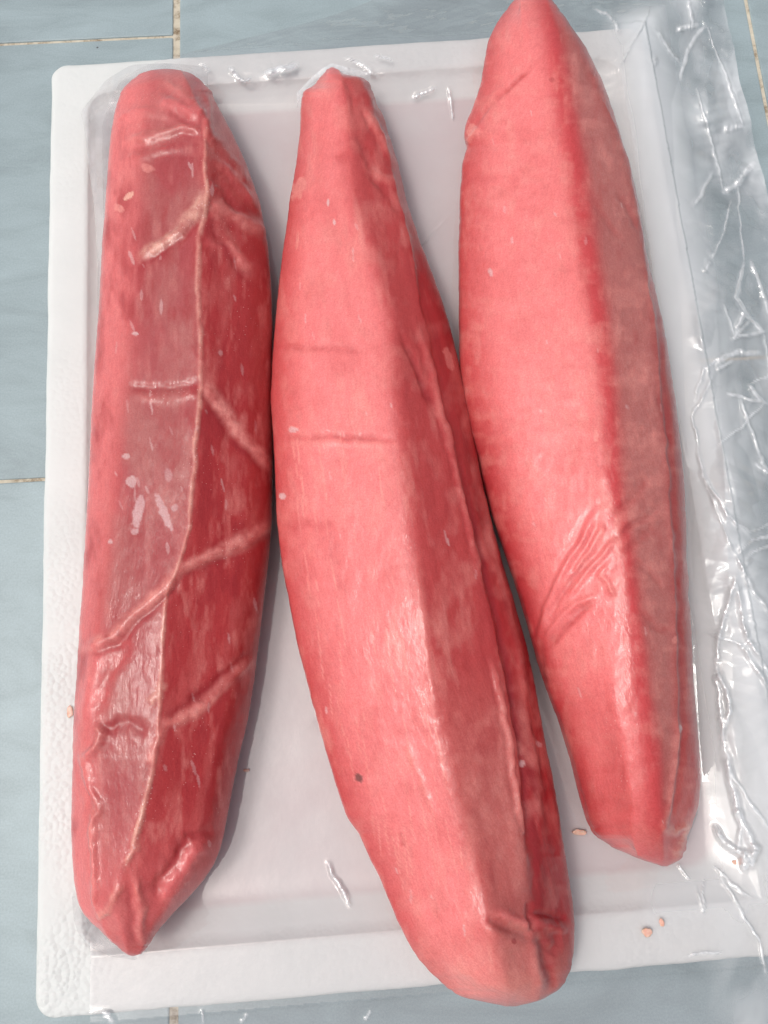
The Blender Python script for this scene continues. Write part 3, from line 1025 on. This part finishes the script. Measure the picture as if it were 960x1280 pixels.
def paint3(c, w, u, v, up, sd):
    st = fbm(u / 11, v / 26, sd + 11, 4)
    big = fbm(u / 45, v / 80, sd + 12, 4)
    rd, eg = lerp(v, RIDGE3), lerp(v, EDGE3)
    left = 1 / (1 + np.exp((u - rd + 8) / 7))
    mid = 1 / (1 + np.exp(-(u - rd - 12) / 4)) / (1 + np.exp((u - eg) / 3))
    stripe = np.exp(-((u - rd - 2) / 14) ** 2)
    far = 1 / (1 + np.exp(-(u - eg) / 3))
    c = mixc(c, PINK, left * (0.95 - 0.9 * np.clip(0.20 - w, 0, 0.20) / 0.20))  # lit left face painted pale, fading towards a shaded edge
    c = mixc(c, np.array([0.46, 0.034, 0.042]), np.clip((v - 380) / 250, 0, 1) * np.clip(0.13 - w, 0, 0.13) / 0.13)  # shade along the lower left edge painted deep red
    c = mixc(c, GREY, mid * 0.85)  # grey flank: frosty film plus sky sheen painted into the flesh
    c = mixc(c, np.array([0.42, 0.085, 0.08]), far * 0.85)
    c = mixc(c, np.array([0.55, 0.030, 0.042]), stripe * 0.5)
    c = mixc(c, DEEP, np.clip(st * 0.8 + big * 0.8 - 0.16, 0, 0.35) * (0.3 + 0.7 * (1 - left)))
    c = mixc(c, PALE, np.clip(-st * 1.1 - big * 0.6 - 0.06, 0, 0.45))
    c = mixc(c, PALE, np.clip(0.9 * fbm(u / 22, v / 14, sd + 18, 3), 0, 0.25))
    c = mixc(c, RED, np.clip(0.7 * fbm(u / 26, v / 18, sd + 19, 3), 0, 0.2) * left)
    c = mixc(c, RED * 1.05, np.clip((v - 800) / 200, 0, 1) * 0.45 * (1 - mid))
    return c


spots3 = [(613, 340, 3, 7, -10, WHT, 0.6), (640, 300, 2, 5, 0, WHT, 0.4), (852, 912, 4, 5, 0, WHT, 0.7), (590, 163, 5, 8, 25, PALE, 0.6),
          (745, 545, 3, 8, 0, PALE, 0.5), (728, 520, 8, 6, 0, PALE, 0.4), (845, 800, 4, 5, 0, PALE, 0.6), (690, 100, 3, 3, 0, DEEP, 0.4)]
for _ in range(20):
    spots3.append((random.uniform(600, 860), random.uniform(80, 1040), random.uniform(0.8, 1.6), random.uniform(2, 7),
                   random.uniform(-20, 0), WHT, random.uniform(0.2, 0.45)))
edge3_px = [(u, v) for v, u in EDGE3][2:-1]
folds3 = [
    (edge3_px, 5, 2.2, dict(step=1, wob=5, taper=12, t0=0.3)),
    ([(u + 6, v) for u, v in edge3_px], 4, -1.4, dict(col=DEEP, cs=0.45, wob=7)),
    # cut line and nick near the upper left
    ([(668, 82), (640, 106), (612, 132), (590, 160)], 3.2, -1.5, dict(col=RED, cs=0.6, wob=3)),
    ([(664, 80), (636, 104), (608, 130)], 6, 1.0, dict(wob=3)),
    ([(596, 158), (588, 170), (584, 180)], 4, 2.2, dict(col=PALE, cs=0.5)),
    # ridge edge
    ([(705, 200), (714, 280), (724, 340), (733, 400), (740, 470), (748, 560), (752, 640)], 7, 0.9, dict(wob=4, col=PALE, cs=0.15)),
    # fold bundle across the ridge
    ([(746, 638), (728, 672), (705, 710), (685, 755), (672, 800)], 4.5, 2.4, dict(k=1.4, valley=7, wob=4)),
    ([(750, 650), (752, 662), (735, 690), (715, 722)], 4, 2.0, dict(k=1.4, wob=4, valley=6, col=PALE, cs=0.25)),
    ([(768, 675), (748, 698), (728, 722), (712, 745)], 4, 2.2, dict(k=1.4, wob=4, valley=6, col=PALE, cs=0.2)),
    ([(745, 745), (720, 755), (700, 772), (680, 800)], 4, 2.2, dict(k=1.4, wob=4, valley=-6)),
    ([(758, 705), (750, 718), (760, 728), (768, 745)], 3.5, 1.8, dict(k=1.4, wob=4, col=PALE, cs=0.3)),
    ([(740, 755), (725, 765), (705, 785), (682, 808)], 4.5, -2.0, dict(k=1.4, col=DEEP, cs=0.5, wob=4)),
    ([(738, 690), (718, 718), (700, 745), (686, 770)], 3.5, -1.8, dict(k=1.4, col=DEEP, cs=0.35, wob=4)),
    ([(672, 800), (674, 830), (682, 858)], 5, -1.2, dict(k=1.4, col=DEEP, cs=0.4)),
    # dark lines in the grey flank
    ([(765, 640), (785, 628), (800, 615), (812, 600)], 6, -1.6, dict(col=RED * 0.8, cs=0.55)),
    ([(770, 668), (790, 656), (812, 646), (830, 630)], 5, -1.8, dict(col=RED * 0.8, cs=0.6)),
    ([(775, 690), (795, 678), (812, 664), (828, 668)], 6, -1.4, dict(col=RED * 0.8, cs=0.45)),
    ([(790, 700), (812, 715), (832, 735)], 5, -1.2, dict(col=RED * 0.8, cs=0.3)),
    ([(800, 765), (820, 780), (840, 790)], 5, -1.2, dict(col=RED * 0.8, cs=0.35)),
    ([(770, 240), (785, 262), (795, 290)], 4, -1.2, dict(col=RED * 0.7, cs=0.4)),
    ([(735, 235), (755, 280), (775, 300)], 5, -0.8, dict(col=RED * 0.8, cs=0.3)),
    ([(822, 480), (828, 520), (836, 560)], 5, -1.6, dict(col=DEEP, cs=0.4)),
    ([(805, 240), (808, 270), (815, 300)], 3, -1.6, dict(col=DEEP, cs=0.45)),
    # gloss strip and end flap
    ([(762, 850), (768, 900), (780, 960), (795, 1010)], 8, 0.9, dict(wob=10, frost=0.8)),
    ([(848, 900), (845, 950), (838, 1000), (832, 1035)], 5, 2.0, dict(col=PALE, cs=0.45, valley=-7)),
    ([(830, 1030), (845, 1042), (862, 1030)], 5, 1.6, dict(col=FAT, cs=0.5)),
    ([(700, 985), (735, 1000), (770, 1010), (830, 1030)], 8, -1.0, dict(col=RED, cs=0.3)),
    ([(845, 1075), (858, 1050), (866, 1030)], 6, 1.0, dict(col=FAT, cs=0.7)),
]
L3 = dict(
    seed=3, v=(-16, 1083), caps=(60, 70), frost=0.3, round=6.5,
    H=[(-16, 0.034), (60, 0.048), (200, 0.066), (400, 0.076), (700, 0.076), (900, 0.072), (1000, 0.066), (1083, 0.050)],
    base=[(-16, 0.0365), (80, 0.036), (120, 0.030), (190, 0.0270), (1083, 0.0270)],
    left=[(-16, 664), (-10, 652), (0, 643), (20, 626), (50, 611), (80, 605), (100, 602), (130, 592), (150, 583), (168, 580), (180, 584),
          (200, 578), (250, 575), (300, 573), (400, 573), (450, 574), (500, 578), (550, 590), (600, 603), (650, 617), (700, 634),
          (750, 650), (800, 664), (830, 672), (860, 682), (900, 697), (950, 712), (1000, 724), (1030, 733), (1046, 742), (1060, 764),
          (1070, 786), (1077, 805), (1083, 828)],
    right=[(-16, 668), (-10, 680), (0, 692), (30, 712), (60, 733), (100, 752), (150, 770), (200, 787), (250, 800), (300, 808), (350, 818),
           (400, 828), (450, 836), (500, 843), (550, 849), (600, 855), (650, 858), (700, 860), (730, 863), (745, 861), (760, 864),
           (800, 866), (850, 868), (900, 872), (950, 875), (980, 876), (1010, 873), (1040, 862), (1060, 857), (1072, 853), (1080, 842),
           (1083, 834)],
    lines=[('L', None, 0.36, 22), ('f', 0.07, 0.50, 14), ('f', 0.24, 0.72, 30), ('px', SHLD3, [(0, 0.905), (800, 0.905), (870, 0.97), (1083, 0.97)], 14), ('px', RIDGE3, 1.0, 26), ('px', EDGE3, 0.82, 16), ('R', None, 0.55, 10)],
    under=[(0.02, 0.20, 8), (0.12, 0.0, 8), (0.86, 0.0, 8), (0.97, 0.12, 8)],
    paint=paint3, folds=folds3, spots=spots3)
loin3, g3 = build_loin("tuna_loin", L3)
tag(loin3, "pink tuna loin with red ridge stripe and greyish flank, beside crumpled clear plastic", "fish loin", GROUP)

# ------------------------------------------------------------------ clear plastic sheet under the loins
def crumple(x, y, seed):
    """faceted folds: triangle waves in random directions over a warped plane (metres in, 0..1 out)"""
    r = np.random.default_rng(seed)
    h = np.zeros_like(x)
    tot = 0
    for k in range(11):
        a = r.uniform(0, math.pi)
        f = 14 * 1.28 ** k
        wx = fbm(x * 9, y * 9, seed + k, 3) * 1.6
        ph = r.uniform(0, 9)
        t = (x * math.cos(a) + y * math.sin(a)) * f + wx + ph
        tri = np.abs((t % 1.0) - 0.5) * 2
        amp = 1.0 / f
        h += amp * (tri - 0.5) * np.clip(0.5 + 3 * fbm(x * 12, y * 12, seed + 50 + k, 2), 0, 1.3)
    return h


def make_sheet():
    R, C = 860, 620
    b = np.linspace(0, 1, R)
    v = -110 + b * 1560
    left = lerp(v, [(-110, 640), (-40, 560), (20, 420), (60, 260), (80, 175), (100, 150), (150, 128), (300, 128), (600, 116),
                    (900, 100), (1100, 100), (1180, 112), (1300, 112), (1450, 110)])
    right = lerp(v, [(-110, 880), (0, 905), (100, 925), (250, 961), (400, 1000), (700, 1080), (1000, 1150), (1450, 1260)])
    left = gauss1(left, 6, 0)
    left = left + fbm(v / 60, v * 0, 3, 3) * 5
    right = right + fbm(v / 40, v * 0 + 3, 4, 3) * 6
    a = np.linspace(0, 1, C)
    a = 0.7 * a + 0.3 * a ** 0.5
    u = left[:, None] + (right - left)[:, None] * a[None]
    vv = np.repeat(v[:, None], C, 1)
    P = unproj(u, vv, Z_RIM)
    for _ in range(3):
        h, din, dout = lid_height(P[..., 0], P[..., 1])
        hf = np.where(dout > 0, h, np.maximum(0.0035, Z_RIM + dout * 0.42))
        P = unproj(u, vv, hf)
    # the film bridges hollows: blur, and never below what carries it
    hb = gauss1(gauss1(hf, 9, 0), 11, 1)
    hard = np.where(dout > -0.004, h, 0.0)
    z = np.maximum(hb, np.where(dout > -0.004, hard, 0.002)) + 0.0012
    crum = np.clip((u - 838 - (vv - 100) * 0.045) / 45, 0, 1) * np.clip((1020 - vv) / 200, 0.12, 1)
    crum = np.maximum(crum, 0.30 * np.clip((130 - vv) / 40, 0, 1))
    x, y = P[..., 0], P[..., 1]
    crm = crumple(x, y, 5)
    z = z + crum * (np.maximum(crm + 0.02, 0) * 0.075 + 0.002 + (fbm(x * 16, y * 16, 9, 2) + 0.35) * 0.014)
    z = z + 0.0007 * np.clip(fbm(x * 16, y * 16, 12, 3) + 0.2, 0, 1)
    creases = [
        # big bright creases on the right
        ([(896, 640), (880, 600), (872, 560)], 3, 3), ([(880, 596), (910, 645), (938, 665), (960, 655)], 3, 4),
        ([(920, 695), (940, 675), (980, 665)], 4, 5), ([(918, 692), (940, 735), (965, 770)], 3, 4), ([(930, 712), (940, 690), (970, 680)], 3, 3),
        ([(921, 722), (908, 760), (900, 790), (893, 835)], 4, 6), ([(921, 722), (926, 765), (935, 800), (955, 828)], 4, 6),
        ([(895, 835), (908, 862), (912, 890), (906, 912)], 4, 6), ([(928, 808), (945, 835), (962, 862)], 3.5, 5),
        ([(886, 792), (910, 800), (935, 806), (952, 805)], 2.5, 3),
        ([(905, 935), (912, 965), (916, 990), (928, 1030), (945, 1060)], 5, 7), ([(912, 962), (935, 1000), (962, 1035)], 2.5, 3),
        ([(893, 1033), (905, 1052), (925, 1066), (945, 1068)], 4, 6), ([(925, 1066), (940, 1080), (948, 1060), (935, 1050)], 4, 6),
        ([(916, 1005), (925, 1035), (922, 1060)], 3, 4),
        ([(893, 1083), (915, 1105), (938, 1120)], 2.2, 2), ([(900, 1095), (918, 1122), (932, 1150), (950, 1175), (958, 1220)], 2.5, 3),
        ([(848, 1078), (862, 1098)], 2.5, 3), ([(872, 1108), (878, 1140), (880, 1130), (879, 1095)], 2, 2),
        ([(820, 35), (850, 80)], 3, 3),
        ([(893, 835), (903, 905), (905, 935)], 4, 5), ([(945, 1060), (930, 1085), (928, 1062)], 4, 5), ([(872, 560), (866, 520), (896, 462)], 2.2, 2.5),
        ([(955, 828), (985, 880)], 4, 5), ([(962, 862), (990, 905)], 4, 5), ([(918, 692), (896, 640)], 2, 2.5), ([(905, 380), (918, 420)], 2.2, 2),
        ([(888, 325), (905, 290), (912, 250)], 2, 2.5), ([(922, 230), (930, 330)], 1.8, 2), ([(870, 110), (885, 160), (905, 240)], 1.8, 2.5),
        ([(882, 30), (905, 90), (930, 158)], 1.8, 2.5), ([(955, 415), (962, 470), (935, 480)], 2, 2.5), ([(925, 500), (940, 540), (950, 570)], 2.4, 3),
        ([(905, 445), (880, 460), (868, 500)], 1.8, 2), ([(955, 505), (925, 535), (890, 560)], 2, 2.5), ([(770, 90), (800, 40), (815, 5)], 1.6, 2),
        # glints higher up
        ([(742, 12), (758, 16), (770, 30), (777, 42)], 3, 4), ([(845, 38), (858, 32), (872, 30)], 5, 6), ([(860, 0), (866, 30)], 3, 3),
        ([(818, 72), (819, 82)], 3, 3), ([(905, 160), (930, 158)], 5, 5), ([(905, 240), (922, 230), (940, 205)], 6, 7), ([(918, 420), (930, 392), (955, 415), (918, 422), (940, 398)], 4, 7),
        ([(894, 455), (910, 445), (925, 440), (950, 442)], 5, 6), ([(896, 462), (915, 452)], 4, 5), ([(930, 330), (921, 370), (940, 400)], 4, 5),
        ([(880, 340), (888, 325)], 4, 4), ([(940, 325), (955, 370), (965, 400)], 4, 4), ([(935, 480), (955, 505)], 4, 5), ([(910, 492), (960, 505)], 3, 4),
        ([(950, 570), (960, 590), (945, 580)], 4, 6), ([(850, 100), (860, 60), (882, 30)], 4, 3), ([(865, 260), (878, 240), (890, 215)], 3, 3),
        # film between and above the loins
        ([(410, 1078), (416, 1095), (428, 1112), (438, 1132)], 3.2, 4), 
        ([(286, 85), (300, 98), (308, 105)], 3, 4), ([(302, 103), (314, 98)], 3, 4), ([(332, 92), (360, 85), (370, 80)], 7, 5),
        ([(515, 122), (530, 116), (545, 110)], 3, 3), ([(560, 110), (566, 150)], 2.4, 2.4), ([(430, 70), (455, 80), (470, 95)], 2.5, 3), ([(470, 70), (490, 76)], 2, 2),
        ([(252, 78), (262, 90)], 2.4, 2.4),
        # lower edge
        ([(130, 1262), (142, 1282)], 4, 5), 
        ([(253, 1262), (254, 1290)], 2, 3), ([(300, 1278), (312, 1266)], 3, 3), ([(456, 1276), (466, 1262)], 3, 3),
        ([(860, 1195), (900, 1190)], 3, 1.2),
    ]
    z = np.maximum(z, np.where(dout > -0.004, hard + 0.0006, 0.002))
    crease_glint = np.zeros_like(z)  # white glints painted along the creases as milky lines
    for pts, wid, amp in creases:
        pp = np.array(pts, float)
        lo = pp.min(0) - 25
        hi = pp.max(0) + 25
        m = (u > lo[0]) & (u < hi[0]) & (vv > lo[1]) & (vv < hi[1])
        if not m.any():
            continue
        uu = u[m] + fbm(u[m] / 14, vv[m] / 14, 61, 3) * 5
        w_ = vv[m] + fbm(u[m] / 14, vv[m] / 14, 62, 3) * 5
        d, s_, al = polydist(uu, w_, pts)
        tp = np.clip(np.minimum(al, 1 - al) * 5 + 0.25, 0, 1)
        brk = np.clip(0.8 + 1.6 * fbm(uu / 7, w_ / 7, 64, 3), 0, 1)
        crease_glint[m] = np.maximum(crease_glint[m], np.clip(1.35 - d / (wid * 0.62), 0, 1) ** 1.5 * tp * brk * min(0.97, 0.55 + 0.08 * amp))
        z[m] += amp * 0.00040 * np.clip(1 - d / (wid * 1.5), 0, 1) * tp * (0.7 + 1.2 * (fbm(al * 14, al * 0, 63, 2) + 0.25))
    P = unproj(u, vv, z)
    o = mesh_np("plastic_sheet", P, grid_faces(R, C, False), FILM)
    out = np.clip((u - 815 - (vv - 100) * 0.05) / 60, 0, 1)
    milk = 0.035 + crease_glint + out * np.clip(0.25 + 1.1 * fbm(x * 34 - y * 9, y * 15, 77, 3) + 0.15 * fbm(x * 120, y * 60, 78, 3), 0.08, 0.55)
    milk = np.maximum(milk, np.clip((1215 - 0.06 * (u - 480) - vv) / -40, 0, 1) * 0.10)
    edge = np.exp(-((dout + 0.001) / 0.024) ** 2) * np.clip((u - 745) / 60, 0, 1) * np.clip((1190 - vv) / 120, 0, 1)
    milk = np.maximum(milk, edge * (0.66 + 0.5 * fbm(x * 30, y * 14, 79, 3)))
    inner = np.exp(-((din - 0.004) / 0.014) ** 2) * np.clip((u - 790) / 30, 0, 1)
    milk = np.maximum(milk, inner * 0.34)
    vval(o, "milk", np.clip(milk, 0, 0.95))
    vval(o, "fold", np.clip(crease_glint, 0, 1))
    return o


sheet = make_sheet()
tag(sheet, "clear plastic sheet under the loins, crumpled and glinting along the right of the lid", "plastic sheet")


# ------------------------------------------------------------------ sealed bag edges that stand out from the loins
def flange(parent, outer, inner, zi, zo, seed, milk=0.10):
    n, m = 160, 16
    t = np.linspace(0, 1, n)
    outer = np.array(outer, float)
    inner = np.array(inner, float)

    def along(p):
        s = np.concatenate([[0], np.cumsum(np.hypot(*(p[1:] - p[:-1]).T))])
        s /= s[-1]
        q = np.stack([np.interp(t, s, p[:, 0]), np.interp(t, s, p[:, 1])], -1)
        return gauss1(q, 2.0, 0)
    o_, i_ = along(outer), along(inner)
    q = np.linspace(0, 1, m)[None, :, None]
    px = i_[:, None] * (1 - q) + o_[:, None] * q
    z = zi * (1 - q[..., 0]) + zo * q[..., 0]
    z = z + (fbm(px[..., 0] / 14, px[..., 1] / 22, seed, 3)) * 0.006 * q[..., 0]
    z = z + 0.0
    P = unproj(px[..., 0], px[..., 1], z)
    o = mesh_np("bag_edge", P, grid_faces(n, m, False), BAG, parent)
    o.location = -parent.location
    fade = np.sin(np.pi * t)[:, None] ** 0.6
    vval(o, "milk", 0.06 + fade * milk * q[..., 0] + np.clip(fbm(px[..., 0] / 12, px[..., 1] / 12, seed + 1, 3), 0, 1) * 0.3)
    return o


flange(loin1, [(262, 84), (215, 79), (165, 80), (132, 100), (99, 142), (104, 153), (110, 200), (118, 260), (122, 320), (122, 430)],
       [(262, 120), (215, 96), (175, 104), (160, 120), (150, 145), (147, 165), (143, 200), (138, 260), (134, 320), (128, 430)],
       0.056, 0.0405, 71)
flange(loin1, [(90, 1120), (92, 1150), (98, 1168), (112, 1184), (140, 1196), (172, 1200)],
       [(98, 1120), (104, 1140), (112, 1150), (125, 1162), (145, 1180), (170, 1190)], 0.054, 0.0395, 72)
flange(loin2, [(371, 135), (371, 116), (384, 102), (402, 86), (415, 79), (440, 86), (466, 92)],
       [(381, 135), (382, 122), (390, 112), (406, 98), (417, 92), (438, 98), (460, 103)], 0.050, 0.046, 73, 0.6)
flange(loin3, [(832, 1086), (850, 1080), (864, 1056), (878, 1015), (880, 970)],
       [(828, 1074), (842, 1068), (854, 1048), (868, 1010), (870, 970)], 0.030, 0.020, 74)

# ------------------------------------------------------------------ little scraps of meat
def scrap(u, v, zb, ru, rv, ang, label, seed):
    import bmesh
    bm = bmesh.new()
    bmesh.ops.create_icosphere(bm, subdivisions=3, radius=1.0)
    r = random.Random(seed)
    off = r.uniform(0, 50)
    c = unproj(u, v, zb)
    hh = lid_height(c[0], c[1])
    if hh[2] > 0:
        c = unproj(u, v, max(zb, float(hh[0]) + 0.0018 * (u > 110)))
    k = 1 / 2650.0
    for q in bm.verts:
        f = 1 + 0.9 * float(fbm(np.array(q.co.x * 1.3 + off), np.array(q.co.y * 1.3 + q.co.z), seed, 3))
        x, y = q.co.x * ru * k * f, q.co.y * rv * k * f
        a = math.radians(ang)
        q.co = (x * math.cos(a) - y * math.sin(a), x * math.sin(a) + y * math.cos(a), max(q.co.z, -0.3) * 0.00035 + 0.00015)
    me = bpy.data.meshes.new("meat_scrap")
    bm.to_mesh(me)
    bm.free()
    me.polygons.foreach_set("use_smooth", np.full(len(me.polygons), True))
    me.materials.append(SCRAP)
    o = bpy.data.objects.new("meat_scrap", me)
    o.location = c
    COL.objects.link(o)
    tag(o, label, "meat scrap", "scraps of meat fallen around the loins")


scrap(88, 890, Z_RIM + 0.0004, 5, 8, 10, "orange meat scrap on the bare left rim of the foam lid", 1)
scrap(809, 1166, Z_RIM + 0.003, 6.5, 5.5, 0, "pinkish meat scrap on the lower rim, larger of two side by side", 2)
scrap(827, 1153, Z_RIM + 0.003, 3.6, 5, 0, "tiny pale orange scrap on the lower rim, smaller of two side by side", 3)
scrap(922, 1078, Z_REC + 0.005, 9, 4, 15, "orange red meat scrap beside the bright plastic crease at the lower right", 4)
scrap(724, 1040, Z_REC + 0.003, 9, 4.5, -5, "flat brownish meat scrap lying between the middle and right loins", 5)
scrap(308, 963, Z_REC + 0.003, 5, 2, 0, "faint thin meat scrap lying between the left and middle loins", 6)
